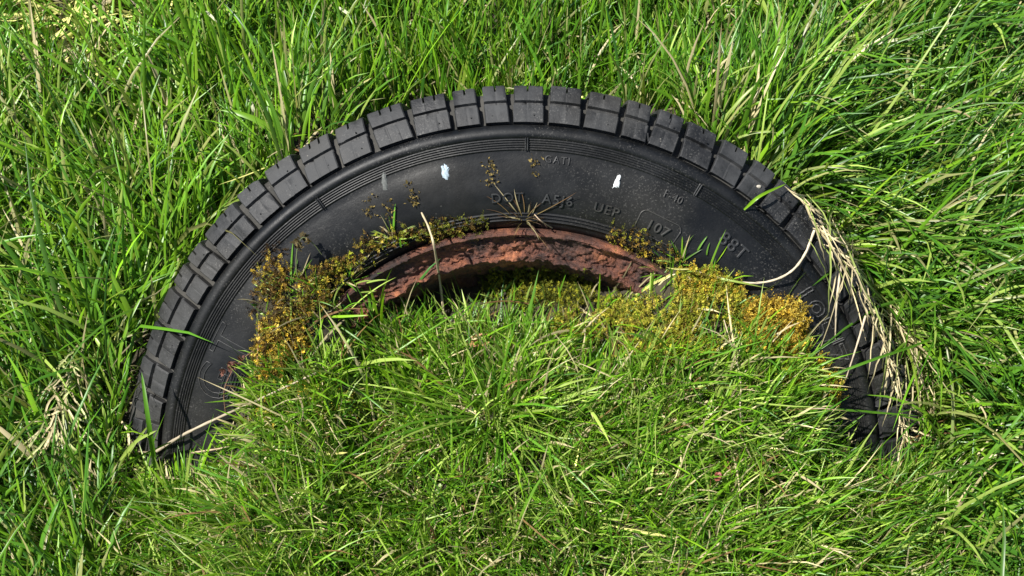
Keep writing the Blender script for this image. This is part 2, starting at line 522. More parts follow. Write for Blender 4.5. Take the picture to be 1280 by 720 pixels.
def word(s, px, py, size, mirror=False, **kw):
    V, F = text_mesh(s, size, **kw)
    a_, r_ = polar(px, py)
    if F is None:
        vs, fs, k = [], [], 0
        for lp in V:
            dense = []
            for p0, p1 in zip(lp[:-1], lp[1:]):
                m = max(1, int(np.hypot(*(p1 - p0)[:2]) / .0015))
                dense += [p0 + (p1 - p0) * i / m for i in range(m)]
            lp = np.array(dense + [lp[-1]]); lp[:, 1] -= size * .35
            v, f = tube(bend(lp, a_, r_, .0003), kw['bevel'])
            vs.append(v); fs.append(f + k); k += len(v)
        return make('lettering', np.vstack(vs), np.vstack(fs), M_LET, side)
    V[:, 1] -= size * .35
    return make('lettering', bend(V, a_, r_, .0002), F, M_LET, side, smooth=False)

word('DOT', 634, 246, .0112, depth=.0013, bevel=.0003, spacing=1.15)
word('A5J6', 697, 249, .0112, depth=.0013, bevel=.0003, spacing=1.2)
word('UEP', 758, 261, .0112, depth=.0013, bevel=.0003, spacing=1.15)
word('107', 822, 284, .0120, depth=.0013, bevel=.0003, spacing=1.15)
word('88T', 917, 306, .0150, depth=.0015, bevel=.0004, spacing=1.15)
word('F-40', 842, 246, .0085, depth=.0009, bevel=.0002, spacing=1.1)
word('GATI', 697, 200, .0080, depth=.0006, bevel=.00015, spacing=1.2)
word('185/7', 1024, 407, .033, bevel=.0008, outline=True, spacing=1.0)
word('GT', 278, 455, .044, bevel=.0005, outline=True, spacing=1.25)

# frame round 107, speed-lines under the big letters, joint marks across the ribs
def on_side(flat, a, r0, rad, name='lettering', par=None):
    flat = np.asarray(flat, float)
    V = np.c_[flat, np.zeros(len(flat))]
    P = bend(V, a, r0, .0003)
    v, f = tube(P, rad)
    return v, f
a_, r_ = polar(822, 284)
fr = []
hx, hy, rr = .0175, .0095, .005
for cx, cy, q0 in ((hx - rr, hy - rr, 0), (-hx + rr, hy - rr, 90), (-hx + rr, -hy + rr, 180), (hx - rr, -hy + rr, 270)):
    for q in range(0, 91, 15): fr.append((cx + rr * math.cos(R(q0 + q)), cy + rr * math.sin(R(q0 + q))))
fr.append(fr[0])
v, f = on_side(fr, a_, r_, .0006)
make('lettering_frame', v, f, M_LET, side)
vs, fs, k = [], [], 0
a_, r_ = polar(281, 452)
for i in range(7):
    v, f = on_side([(x, -.019 + i * .0024) for x in np.linspace(-.030, -.004, 14)], a_, r_, .0005)
    vs.append(v); fs.append(f + k); k += len(v)
make('striped_emblem', np.vstack(vs), np.vstack(fs), M_LET, side)
for px, py in ((657, 168), (872, 236), (395, 250), (1060, 420)):
    a_, _ = polar(px, py)
    for da in (0, .006):
        v, f = tube([tyre_pt(a_ + da, r, .0040) for r in np.linspace(.2825, .2925, 6)], .0006)
        make('rib_joint', v, f, M_LET, side)
# tread wear mark on one shoulder block
V, F = text_mesh('TWI', .0085, depth=.0006, bevel=.0002)
p = face(817, 171, -.006); a_ = math.atan2(p[0], p @ U)
V[:, 1] -= .003; V[:, 0] *= -1; V[:, 0] *= 1.0
o = make('wear_mark', bend(V, a_, .3085, .0004), F, M_TREAD, tread, smooth=False)

# ------------------------------------------------------------------ blades
def blades(root, az, th0, k, L, W, c_base, c_tip, nseg=5, daz=None, face_rot=None, fold=.0, push=True, ground_clip=True, thin=.0):
    """ribbons that rise from their roots, bend over and taper; all arguments are per-blade arrays"""
    n = len(root)
    S = np.linspace(0, 1, nseg + 1)
    daz = np.zeros(n) if daz is None else daz
    face_rot = rng.normal(0, .6, n) if face_rot is None else face_rot
    P = np.zeros((n, nseg + 1, 3)); P[:, 0] = root
    T = np.zeros((n, nseg + 1, 3))
    for i, s in enumerate(S):
        th = th0 + k * s ** 1.4
        aa = az + daz * s
        T[:, i] = np.c_[np.sin(th) * np.cos(aa), np.sin(th) * np.sin(aa), np.cos(th)]
        if i: P[:, i] = P[:, i - 1] + .5 * (T[:, i] + T[:, i - 1]) * (L / nseg)[:, None]
    if ground_clip:
        g = ground(P[:, :, 0].ravel(), P[:, :, 1].ravel()).reshape(n, -1)
        P[:, 1:, 2] = np.maximum(P[:, 1:, 2], g[:, 1:] + .002)
    if push:
        Q = push_out(P[:, 1:].reshape(-1, 3)).reshape(n, nseg, 3)
        ok = np.linalg.norm(Q - P[:, 1:], axis=2).max(1) < .022
        P[:, 1:] = Q
        root, az, th0, k, L, W, c_base, c_tip, face_rot, daz = (q[ok] for q in (root, az, th0, k, L, W, c_base, c_tip, face_rot, daz))
        P, T = P[ok], T[ok]; n = len(P)
    B1 = np.c_[-np.sin(az), np.cos(az), np.zeros(n)][:, None, :].repeat(nseg + 1, 1)
    B2 = np.cross(T, B1)
    fr_ = face_rot[:, None, None]
    Sd = np.cos(fr_) * B1 + np.sin(fr_) * B2
    Nn = np.cross(Sd, T)
    prof = np.minimum(1, .55 + 1.6 * S) * np.sqrt(np.maximum(0, 1 - S ** 2.2)) + .015
    hw = .5 * W[:, None] * prof[None, :]
    left = P - Sd * hw[..., None] + Nn * (hw * fold)[..., None]
    right = P + Sd * hw[..., None] + Nn * (hw * fold)[..., None]
    C = c_base[:, None, :] * (1 - S)[None, :, None] ** 2 + c_tip[:, None, :] * (1 - (1 - S) ** 2)[None, :, None]
    m = nseg + 1
    if fold:
        V = np.stack([left, P, right], 2).reshape(-1, 3)
        Cc = C.repeat(3, 1).reshape(-1, 3)
        b0 = (np.arange(n) * m * 3)[:, None, None] + (np.arange(nseg) * 3)[None, :, None] + np.arange(2)[None, None, :]
        b0 = b0.ravel()
        F = np.c_[b0, b0 + 1, b0 + 4, b0 + 3]
    else:
        V = np.stack([left, right], 2).reshape(-1, 3)
        Cc = C.repeat(2, 1).reshape(-1, 3)
        b0 = ((np.arange(n) * m * 2)[:, None] + (np.arange(nseg) * 2)[None, :]).ravel()
        F = np.c_[b0, b0 + 1, b0 + 3, b0 + 2]
    return V, F, Cc

G_DEEP = np.array([.024, .090, .010]); G_MID = np.array([.072, .192, .010]); G_LIME = np.array([.165, .325, .012])
G_OLIVE = np.array([.120, .175, .018]); G_PALE = np.array([.25, .34, .065]); STRAW = np.array([.50, .42, .24]); RUSTY = np.array([.19, .105, .045])
LITTER = np.array([.52, .50, .16])

def green(n, t, jit=.12):
    """0 deep .. .5 mid .. 1 lime"""
    t = np.clip(t, 0, 1)[:, None]
    c = np.where(t < .5, G_DEEP + (G_MID - G_DEEP) * t * 2, G_MID + (G_LIME - G_MID) * (t - .5) * 2)
    return c * np.exp(rng.normal(0, jit, (n, 1))) * np.exp(rng.normal(0, .05, (n, 3)))

def scatter(n_tufts, per, spread, box):
    cx = rng.uniform(box[0], box[1], n_tufts); cy = rng.uniform(box[2], box[3], n_tufts)
    tid = np.repeat(np.arange(n_tufts), per)
    ang = rng.uniform(0, 2 * math.pi, len(tid)); rad = np.abs(rng.normal(0, spread, len(tid)))
    x = cx[tid] + rad * np.cos(ang); y = cy[tid] + rad * np.sin(ang)
    return x, y, tid, ang, n_tufts

def in_front(x, y):
    """true on the mound that fills the lower half of the wheel and on the lawn before it"""
    z = ground(x, y); n = y * N[1] + z * N[2]
    return (n > -.06) & (np.abs(x) < .36)

def lawn(n_tufts, per, box, inner=None):
    x, y, tid, ang, nt_ = scatter(n_tufts, per, .011, box)
    keep = ~under_tyre(x, y)
    fr_ = in_front(x, y)
    keep &= ~(fr_ & (np.abs(x) < .335) )
    qx, qy = proj(np.c_[x, y, ground(x, y)])
    corner = sstep(400, 120, qx) * sstep(270, 60, qy)
    keep &= rng.random(nt_)[tid] > corner * .80
    if inner: keep &= ~((x > inner[0]) & (x < inner[1]) & (y > inner[2]) & (y < inner[3]))
    x, y, tid, ang = x[keep], y[keep], tid[keep], ang[keep]
    z = ground(x, y)
    P = np.c_[x, y, z - .002]
    px, py = proj(P)
    n = len(x)
    tl = rng.normal(0, 1, nt_)[tid]; th = rng.normal(0, 1, nt_)[tid]; ta = rng.normal(0, 1, nt_)[tid]
    # which way the sward lies
    wl = sstep(470, 250, px); wr = sstep(840, 1000, px); low = sstep(430, 590, py)
    az_l = R(112); az_m = R(88); az_r = R(38) - R(62) * sstep(180, 380, py)
    az = az_m + (az_l - az_m) * wl + (az_r - az_m) * wr
    az = az + low * wl * R(25) + ta * .55 + rng.normal(0, .65, n)
    th0 = np.clip(.22 + .20 * wl + .25 * wr + .1 * tl * .3 + rng.normal(0, .22, n), -.1, 1.2)
    k = np.clip(.70 + .35 * wr + .25 * wl + rng.normal(0, .35, n), -.1, 1.6)
    foot = np.exp(-((px - 1110) / 60) ** 2 - ((py - 560) / 45) ** 2) + np.exp(-((px - 175) / 60) ** 2 - ((py - 585) / 40) ** 2)
    L = (.056 + .028 * wl + .034 * wr - .02 * low * wl) * (1 - .62 * np.minimum(foot, 1)) * np.exp(rng.normal(0, .28, n) + .16 * tl)
    W = (.0024 + .0006 * wl + .0003 * wr) * np.exp(rng.normal(0, .25, n))
    t = .45 + .20 * th + rng.normal(0, .17, n) - .12 * low * wl + .10 * (1 - wl) * (1 - wr) + .10 * wl - .12 * wr + .25 * (vn(x * 7, y * 7) - .5)
    c = green(n, t)
    ol = rng.random(n) < (.05 + .06 * wl)
    c[ol] = G_OLIVE * np.exp(rng.normal(0, .2, (ol.sum(), 1)))
    pl = rng.random(n) < .05 + .07 * wr
    c[pl] = G_PALE * np.exp(rng.normal(0, .2, (pl.sum(), 1)))
    dd = rng.random(n) < .018
    c[dd] = STRAW * np.exp(rng.normal(0, .2, (dd.sum(), 1)))
    cb = c * .7 + G_PALE * .30
    ct = c.copy()
    tip = rng.random(n) < .10
    ct[tip] = ct[tip] * .4 + (STRAW * .5 + RUSTY * .4) * .6
    return blades(P, az, th0, k, L, W, cb, ct, 5, daz=rng.normal(0, .35, n), face_rot=rng.normal(0, .7, n), fold=.35)

BOX = (-.62, .62, -.32, .72)
V, F, C = lawn(7800, 10, BOX)
V2, F2, C2 = lawn(2600, 9, (-1.5, 1.5, -1.1, 1.5), inner=BOX)
lawn_o = tag(make('long_grass', np.vstack([V, V2]), np.vstack([F, F2 + len(V)]), M_GRASS, cols=np.vstack([C, C2])),
    'long green meadow grass around the back and sides of the tyre', 'grass', kind='stuff')

def short(n_tufts, per, box):
    x, y, tid, ang, nt_ = scatter(n_tufts, per, .008, box)
    keep = ~under_tyre(x, y) & in_front(x, y)
    x, y, tid, ang = x[keep], y[keep], tid[keep], ang[keep]
    P = np.c_[x, y, ground(x, y) - .002]
    px, py = proj(P)
    # bare, mossy ground under the rim and along the golden moss
    mossy = (sstep(330, 410, px) * sstep(430, 390, py) + .74 * sstep(640, 740, px) * sstep(510, 420, py) * sstep(1100, 1000, px)
             + sstep(470, 430, px) * sstep(500, 440, py))
    keep = rng.random(len(x)) > np.clip(mossy, 0, .90)
    x, y, tid, ang, P, px, py = x[keep], y[keep], tid[keep], ang[keep], P[keep], px[keep], py[keep]
    n = len(x)
    tl = rng.normal(0, 1, nt_)[tid]; th = rng.normal(0, 1, nt_)[tid]; ta = rng.uniform(-math.pi, math.pi, nt_)[tid]
    radial = np.arctan2(-(py - 520), (px - 620))
    az = np.where(rng.random(n) < .55, radial + rng.normal(0, .8, n), ta + rng.normal(0, .6, n))
    th0 = np.clip(.46 + .2 * tl + rng.normal(0, .3, n), 0, 1.35)
    k = np.clip(.5 + rng.normal(0, .4, n), -.3, 1.5)
    L = .042 * (1 - .40 * sstep(470, 400, py) - .62 * sstep(400, 290, px) * sstep(660, 590, py) - .50 * sstep(960, 1030, px) * sstep(640, 570, py)) * np.exp(rng.normal(0, .30, n) + .15 * tl)
    W = .0016 * np.exp(rng.normal(0, .25, n))
    t = .60 + .18 * th + rng.normal(0, .18, n) + .3 * (vn(x * 9 + 5, y * 9) - .5)
    c = green(n, t)
    pl = rng.random(n) < .30
    c[pl] = G_PALE * np.exp(rng.normal(0, .25, (pl.sum(), 1)))
    dd = rng.random(n) < .10
    c[dd] = STRAW * np.exp(rng.normal(0, .25, (dd.sum(), 1)))
    rr_ = rng.random(n) < .02
    c[rr_] = RUSTY
    return blades(P, az, th0, k, L, W, c * .7 + G_PALE * .3, c, 4, daz=rng.normal(0, .5, n), face_rot=rng.normal(0, .7, n), fold=.3)
V, F, C = short(6500, 9, (-.37, .37, -.34, .2))
tag(make('short_grass', V, F, M_GRASS, cols=C), 'short fine pale green grass on the mound in front of the wheel', 'grass', kind='stuff')

# dead matted blades lying under the living ones
def litter(n, box):
    x = rng.uniform(box[0], box[1], n); y = rng.uniform(box[2], box[3], n)
    P0 = np.c_[x, y, ground(x, y)]
    px, py = proj(P0)
    dens = (.22 + .78 * sstep(330, 120, px) * sstep(260, 60, py)) * np.where(in_front(x, y) & (py < 470), .12, np.where(in_front(x, y), .5, 1))
    keep = ~under_tyre(x, y) & (rng.random(n) < dens)
    x, y, px, py = x[keep], y[keep], px[keep], py[keep]; n = len(x)
    tl_ = sstep(330, 100, px) * sstep(240, 40, py)
    P = np.c_[x, y, ground(x, y) + rng.uniform(0, .012, n) + tl_ * rng.uniform(0, .03, n)]
    c = np.where((rng.random(n) < .35 + .5 * tl_)[:, None], LITTER, STRAW * .62) * np.exp(rng.normal(0, .3, (n, 1)))
    br = rng.random(n) < .2 * (1 - tl_)
    c[br] = RUSTY * .8
    return blades(P, rng.uniform(-3.14, 3.14, n), rng.uniform(1.15, 1.6, n), rng.normal(.1, .4, n), .040 * np.exp(rng.normal(0, .3, n)),
                  .0018 * np.exp(rng.normal(0, .3, n)) * (1 + .9 * tl_), c, c, 4, daz=rng.normal(0, .7, n), fold=.3)
V, F, C = litter(26000, (-.62, .62, -.3, .72))
tag(make('dead_grass_litter', V, F, M_STRAW, cols=C), 'flattened dead straw coloured grass matted between the green blades', 'dead grass', kind='stuff')

# ------------------------------------------------------------------ surface under a pixel
def hit(px, py, lift=0.0):
    """world point of ground or tyre seen at a pixel"""
    d = ray(px, py); d = d / np.linalg.norm(d)
    s = np.arange(.7, 2.6, .0015)
    P = CAM + s[:, None] * d
    g = P[:, 2] < ground(P[:, 0], P[:, 1])
    v = P @ U; n = P @ N; r = np.hypot(P[:, 0], v)
    w = surf_w(np.minimum(r, .3345))
    g |= (r < .3345) & (n < w) & (n > -.19)
    i = int(np.argmax(g))
    return P[i] - d * lift

def smooth_path(pts, n):
    pts = np.asarray(pts, float)
    if len(pts) == 2: return pts[0] + (pts[1] - pts[0]) * np.linspace(0, 1, n)[:, None]
    q = np.vstack([2 * pts[0] - pts[1], pts, 2 * pts[-1] - pts[-2]])
    out = []
    m = len(pts) - 1
    for t in np.linspace(0, m - 1e-6, n):
        i = int(t); f = t - i
        p0, p1, p2, p3 = q[i], q[i + 1], q[i + 2], q[i + 3]
        out.append(.5 * (2 * p1 + (p2 - p0) * f + (2 * p0 - 5 * p1 + 4 * p2 - p3) * f * f + (3 * p1 - p0 - 3 * p2 + p3) * f ** 3))
    return np.array(out)

def strand(pxs, w0, w1, n=18):
    """tapered stalk through (px, py, lift) points"""
    P = smooth_path([hit(a_, b_, l_) for a_, b_, l_ in pxs], n)
    return tube(P, np.linspace(w0, w1, n) * (1 + .15 * np.sin(np.arange(n) * 2.1)), 6)

def flat_blade(pxs, width, n=14, fold=.4, kink=0):
    P = smooth_path([hit(a_, b_, l_) for a_, b_, l_ in pxs], n)
    if kink: P[1:-1] += rng.normal(0, kink, (n - 2, 3))
    t = np.gradient(P, axis=0); t /= np.linalg.norm(t, axis=1)[:, None]
    s = np.cross(t, -D * .8 + np.array([.2, 0, .3])); s /= np.linalg.norm(s, axis=1)[:, None]
    up = np.cross(s, t)
    S = np.linspace(0, 1, n)
    hw = .5 * width * (np.minimum(1, .5 + 2 * S) * np.sqrt(np.maximum(0, 1 - S ** 2.5)) + .02)
    V = np.stack([P - s * hw[:, None] + up * (hw * fold)[:, None], P, P + s * hw[:, None] + up * (hw * fold)[:, None]], 1).reshape(-1, 3)
    b0 = ((np.arange(n - 1) * 3)[:, None] + np.arange(2)[None, :]).ravel()
    return V, np.c_[b0, b0 + 1, b0 + 4, b0 + 3]

def straw_thing(name, pxs, w0, w1, rgb, label, cat, group=None, n=18):
    V, F = strand(pxs, w0, w1, n)
    o = make(name, V, F, M_STRAW, cols=np.tile(np.array(rgb), (len(V), 1)) * np.exp(rng.normal(0, .12, (len(V), 1))))
    recenter(o); return tag(o, label, cat, group)

straw_thing('dry_stalk', [(557, 416, 0.0), (551, 360, .030), (543, 310, .040), (536, 285, .030), (527, 266, .012)], .0011, .0008, (.46, .38, .24),
            'pale dry stalk standing upright before the rusty rim', 'stalk')
straw_thing('dry_stalk', [(1018, 288, .006), (1006, 318, .012), (988, 340, .012), (960, 352, .010), (925, 353, .008), (895, 346, .007), (868, 338, .002)], .0011, .0007, (.55, .47, .33),
            'long curved straw bent across the sidewall below 88T', 'stalk', n=40)
straw_thing('dry_stalk', [(196, 564, .006), (230, 543, .012), (280, 519, .010), (322, 500, .010), (395, 466, .012)], .0014, .0008, (.36, .30, .21),
            'grey brown dry stalk lying across the lower left end of the tyre', 'stalk', n=26)
straw_thing('dry_stalk', [(240, 566, .006), (290, 558, .010), (345, 545, .005)], .0008, .0006, (.40, .30, .19),
            'short thin stalk below the long grey one at the lower left end of the tyre', 'stalk')
straw_thing('dry_stalk', [(324, 405, .006), (322, 445, .010), (318, 505, .004)], .0007, .0006, (.30, .18, .10),
            'thin brown upright stalk beside the left moss bank', 'stalk')
straw_thing('dry_stalk', [(985, 550, .02), (930, 530, .02), (925, 470, .022), (905, 400, .012)], .0007, .0005, (.45, .37, .24),
            'thin bent straw standing in the grass left of the golden moss', 'stalk', n=26)
straw_thing('dry_stalk', [(1052, 330, .004), (1046, 375, .016), (1044, 424, .003)], .0012, .0005, (.50, .42, .29),
            'short pointed straw hanging over the sidewall ribs on the right', 'stalk')
straw_thing('dry_stalk', [(1082, 395, .010), (1070, 435, .014), (1056, 478, .003)], .0010, .0005, (.50, .41, .29),
            'slanting straw leaning on the right end of the sidewall', 'stalk')
straw_thing('dry_stalk', [(690, 285, .006), (676, 276, .014), (668, 268, .010)], .0005, .0004, (.4, .3, .2), 'tiny straw curl on top of the rim', 'stalk')

# bundle of dead straw draped along the right edge of the tyre
vs, fs, cs, k = [], [], [], 0
edge = [(975, 232), (1003, 252), (1022, 285), (1052, 322), (1078, 368), (1098, 415), (1112, 460), (1122, 505), (1128, 548)]
ep = smooth_path([(*e, 0) for e in edge], 60)
for i in range(135):
    s0 = rng.beta(1.3, 1.3) * .8; ln = rng.uniform(.12, .45)
    i0 = int(s0 * 59); i1 = min(59, int((s0 + ln) * 59))
    if i1 - i0 < 5: continue
    off0 = rng.normal(14, 17); off1 = rng.normal(20, 34)
    pts = []
    for q in np.linspace(0, 1, 5):
        e = ep[int(i0 + (i1 - i0) * q)]
        dx = off0 + (off1 - off0) * q
        pts.append((e[0] + dx + 10, e[1] - dx * .35 + rng.normal(0, 1.5), rng.uniform(.004, .030) * (.4 + math.sin(q * 3.14))))
    v, f = flat_blade(pts, rng.uniform(.0008, .0019), 12, .5, .00035)
    c = (STRAW if rng.random() < .6 else np.array([.22, .27, .07])) * np.exp(rng.normal(0, .22))
    vs.append(v); fs.append(f + k); k += len(v); cs.append(np.tile(c, (len(v), 1)))
for i in range(60):     # loose ends pointing out over the grass and down over the tread
    e = ep[rng.integers(6, 59)]
    a0 = rng.uniform(-.4, 1.9); ln = rng.uniform(20, 55)
    pts = [(e[0], e[1], .008), (e[0] + .5 * ln * math.cos(a0), e[1] + .5 * ln * math.sin(a0), .022), (e[0] + ln * math.cos(a0), e[1] + ln * math.sin(a0), .012)]
    v, f = flat_blade(pts, rng.uniform(.0007, .0015), 9, .5, .00035)
    c = STRAW * np.exp(rng.normal(0, .25))
    vs.append(v); fs.append(f + k); k += len(v); cs.append(np.tile(c, (len(v), 1)))
o = make('straw_bundle', np.vstack(vs), np.vstack(fs), M_STRAW, cols=np.vstack(cs)); recenter(o)
tag(o, 'bundle of bleached dead straw draped along the right edge of the tyre', 'dry grass')

# pale flattened grass on the left
vs, fs, cs, k = [], [], [], 0
for i in range(46):
    q0 = rng.random()
    x0, y0 = 96 - 34 * q0 + rng.normal(0, 9), 440 + 95 * q0 + rng.normal(0, 12)
    a0 = R(105) + rng.normal(0, .75); ln = rng.uniform(25, 85)
    pts = [(x0, y0, .035), (x0 + .5 * ln * math.cos(a0) + rng.normal(0, 4), y0 + .5 * ln * math.sin(a0), .05), (x0 + ln * math.cos(a0), y0 + ln * math.sin(a0), .03)]
    v, f = flat_blade(pts, rng.uniform(.0008, .002), 10, .5, .00035)
    c = (STRAW * .75 if rng.random() < .55 else np.array([.34, .36, .15])) * np.exp(rng.normal(0, .2))
    vs.append(v); fs.append(f + k); k += len(v); cs.append(np.tile(c, (len(v), 1)))
o = make('straw_bundle', np.vstack(vs), np.vstack(fs), M_STRAW, cols=np.vstack(cs)); recenter(o)
tag(o, 'fan of pale withered grass hanging in the sward left of the tyre', 'dry grass')

# ------------------------------------------------------------------ tufts
def tuft(name, px, py, n, L, W, spread, cset, label, cat='grass tuft', group=None, up=.5, kmean=.5, lift=0.0, mat=None, azc=None, azs=3.14, sink=.002):
    c0 = hit(px, py, lift)
    P = np.tile(c0, (n, 1)); a_ = rng.uniform(-3.14, 3.14, n); rd = np.abs(rng.normal(0, spread, n))
    P[:, 0] += rd * np.cos(a_); P[:, 1] += rd * np.sin(a_)
    if lift == 0 : P[:, 2] -= sink
    az = a_ if azc is None else azc + rng.normal(0, azs, n)
    L = L * np.exp(rng.normal(0, .3, n)); W = W * np.exp(rng.normal(0, .2, n))
    c = np.array(cset)[rng.integers(0, len(cset), n)] * np.exp(rng.normal(0, .18, (n, 1)))
    V, F, C = blades(P, az, np.clip(rng.normal(up, .3, n), 0, 1.5), rng.normal(kmean, .35, n), L, W, c * .8 + G_PALE * .2, c, 6,
                     daz=rng.normal(0, .3, n), face_rot=rng.normal(0, .6, n), fold=.35)
    o = make(name, V, F, mat or M_GRASS, cols=C); recenter(o)
    return tag(o, label, cat, group)

tuft('grass_tuft', 655, 272, 38, .017, .0008, .005, [STRAW * .5, RUSTY * .7, RUSTY * .5, np.array([.06, .03, .02])],
     'small brown and straw tuft sprouting on top of the rusty rim', up=.9, kmean=.5, mat=M_STRAW)
tuft('grass_tuft', 492, 296, 34, .017, .0012, .005, [G_PALE, STRAW * .7, G_MID], 'pale green grass tuft on the left shoulder of the rusty rim', up=.7)
tuft('grass_tuft', 850, 326, 26, .021, .0014, .010, [G_LIME, G_MID, G_PALE, STRAW * .7], 'sparse green tuft at the right end of the rusty rim', up=.5)
tuft('grass_tuft', 470, 415, 46, .046, .0026, .012, [G_MID, G_DEEP * 1.3, G_LIME], 'dark upright grass tuft under the left part of the rim', up=.35)
tuft('grass_tuft', 618, 520, 150, .075, .0023, .016, [G_MID, G_LIME, G_PALE, G_MID], 'large sprawling pale green tuft in the middle of the front grass', up=.75, kmean=.6)
tuft('grass_tuft', 225, 640, 90, .045, .0026, .014, [G_LIME, G_MID, G_PALE], 'bright tuft at the foot of the left end of the tyre', up=.5)
tuft('grass_tuft', 395, 470, 30, .032, .0018, .012, [G_MID, G_LIME], 'small tuft growing from the left moss bank', up=.7)
tuft('grass_tuft', 405, 392, 34, .034, .0015, .012, [G_MID, G_PALE, STRAW * .6, G_LIME], 'flattened pale green tuft lying over the top of the left moss bank', up=1.0)
tuft('grass_tuft', 362, 372, 22, .028, .0013, .010, [G_MID, G_PALE, STRAW * .6], 'thin tuft on the crest of the brown and gold moss bank', up=.9)
tuft('grass_tuft', 432, 350, 22, .026, .0013, .012, [STRAW * .7, G_PALE, G_MID], 'straw and green tuft at the left end of the visible rim', up=1.0)
tuft('grass_tuft', 748, 410, 26, .05, .0016, .016, [G_MID, G_LIME, STRAW * .7], 'thin sparse tuft in the yellow moss under the rim', up=.6)
tuft('grass_tuft', 1000, 330, 0 + 40, .13, .0026, .02, [G_PALE, G_MID, G_OLIVE], 'long leaning tuft behind the straw on the right of the tyre', up=.8, azc=R(20), azs=.5, lift=.0) if False else None

# long single blades that stand out
def long_blade(pxs, width, rgb, label, group='long single grass blades', mat=None):
    V, F = flat_blade(pxs, width)
    o = make('grass_strand', V, F, mat or M_GRASS, cols=np.tile(np.array(rgb), (len(V), 1))); recenter(o)
    return tag(o, label, 'grass blade', group)
long_blade([(880, 345, .0), (920, 352, .012), (960, 360, .004)], .0018, G_PALE, 'short pale blade over the sidewall beside the golden moss')
long_blade([(1048, 222, .05), (1110, 258, .07), (1165, 290, .07), (1235, 345, .05)], .0032, G_PALE * .9, 'long pale blade bending down to the right of the straw')
long_blade([(930, 262, .004), (950, 245, .016), (982, 230, .010)], .0026, G_LIME, 'lime blade hooked over the tread blocks on the right')
long_blade([(965, 205, .05), (1010, 150, .09), (1060, 70, .10), (1100, 40, .09)], .0030, G_PALE * .8, 'tall arching blade behind the right shoulder of the tyre')
long_blade([(1090, 260, .05), (1160, 220, .08), (1278, 165, .08)], .0030, G_LIME, 'long blade stretching to the right edge of the picture')
long_blade([(1180, 330, .06), (1230, 250, .09), (1279, 205, .09)], .0034, G_PALE * .8, 'broad blade slanting up at the right edge of the picture')
long_blade([(195, 590, .01), (186, 530, .05), (177, 465, .05)], .0042, G_MID, 'broad green blade standing before the lower left tread')
long_blade([(150, 575, .03), (170, 552, .05), (196, 538, .045)], .0030, G_PALE, 'pale folded blade at the foot of the left tread')
long_blade([(345, 182, .012), (362, 172, .02), (384, 168, .012)], .0020, G_LIME, 'single lime blade lying against the upper left tread')
long_blade([(1010, 480, .04), (1090, 450, .05), (1160, 425, .06), (1190, 400, .05)], .0022, G_MID, 'green blade crossing the right end of the tyre from grass to straw')
long_blade([(930, 515, .03), (1040, 512, .05), (1150, 520, .05)], .0020, G_MID, 'thin level blade across the foot of the right end of the tyre')
for (pts, wd, lb) in (([(104, 92, .06), (118, 108, .07), (126, 118, .05)], .0030, 'short bleached blade in the long grass at the upper left'),
                      ([(258, 14, .08), (268, 26, .09), (276, 38, .07)], .0030, 'bleached blade near the top edge above the left tread'),
                      ([(311, 122, .04), (316, 136, .06), (317, 152, .04)], .0030, 'white withered blade above the upper left tread'),
                      ([(421, 8, .06), (436, 18, .07), (446, 26, .05)], .0030, 'bleached blade near the top edge left of the middle'),
                      ([(1062, 62, .05), (1120, 50, .07), (1155, 52, .05)], .0030, 'flat straw coloured blade near the upper right corner')):
    long_blade(pts, wd, (.42, .42, .28), lb, 'bleached grass blades', M_STRAW)

# stalk with drooping seed head, left of the moss
def seedhead(stem, heads, r, rgb, rgbh, label, nl=26, ls=.004):
    V, F = strand(stem, r, r * .6, 22)
    o = make('stem', V, F, M_STRAW, cols=np.tile(np.array(rgb), (len(V), 1)))
    V2, F2, C2 = sprigs(np.array([hit(*h) for h in heads]), nl, .004, ls, [np.array(rgbh)], spread=.0035)
    root = bpy.data.objects.new('seed_stalk', None); col.objects.link(root)
    root.location = [float(q) for q in hit(*stem[0])]
    o2 = make('seed_head', V2, F2, M_MOSS, cols=C2)
    for q in (o, o2):
        q.parent = root; q.location = -root.location
    tag(root, label, 'seed stalk', 'stalks with seed heads')

def sprigs(centres, nl, L, size, cset, spread=.004, upv=None, wide=.26):
    """little shoots: a leaning axis with pointed leaves all round it"""
    m = len(centres); n = m * nl
    ax = rng.normal(0, .75, (m, 3)) + (np.array([0, -.2, .5]) if upv is None else upv)
    ax /= np.linalg.norm(ax, axis=1)[:, None]
    sl = L * np.exp(rng.normal(0, .35, m))
    A = np.repeat(ax, nl, 0); t = rng.random(n)
    c = np.repeat(centres, nl, 0) + A * (np.repeat(sl, nl) * t)[:, None] + rng.normal(0, spread * .22, (n, 3))
    pd = np.cross(A, rng.normal(0, 1, (n, 3))); pd /= np.linalg.norm(pd, axis=1)[:, None] + 1e-9
    d = A * (.45 + .6 * t)[:, None] + pd * .8; d /= np.linalg.norm(d, axis=1)[:, None]
    s = np.cross(d, A); s /= np.linalg.norm(s, axis=1)[:, None] + 1e-9
    nn = np.cross(s, d)
    ln = (size * np.exp(rng.normal(0, .25, n)) * (1.1 - .45 * t))[:, None]
    w = ln * wide
    V = np.stack([c, c + d * ln * .4 + s * w + nn * ln * .06, c + d * ln, c + d * ln * .4 - s * w + nn * ln * .06], 1).reshape(-1, 3)
    F = np.arange(n * 4).reshape(n, 4)
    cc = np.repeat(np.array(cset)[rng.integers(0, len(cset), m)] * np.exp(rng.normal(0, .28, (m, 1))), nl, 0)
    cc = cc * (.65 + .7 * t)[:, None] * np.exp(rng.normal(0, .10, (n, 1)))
    return V, F, cc.repeat(4, 0)

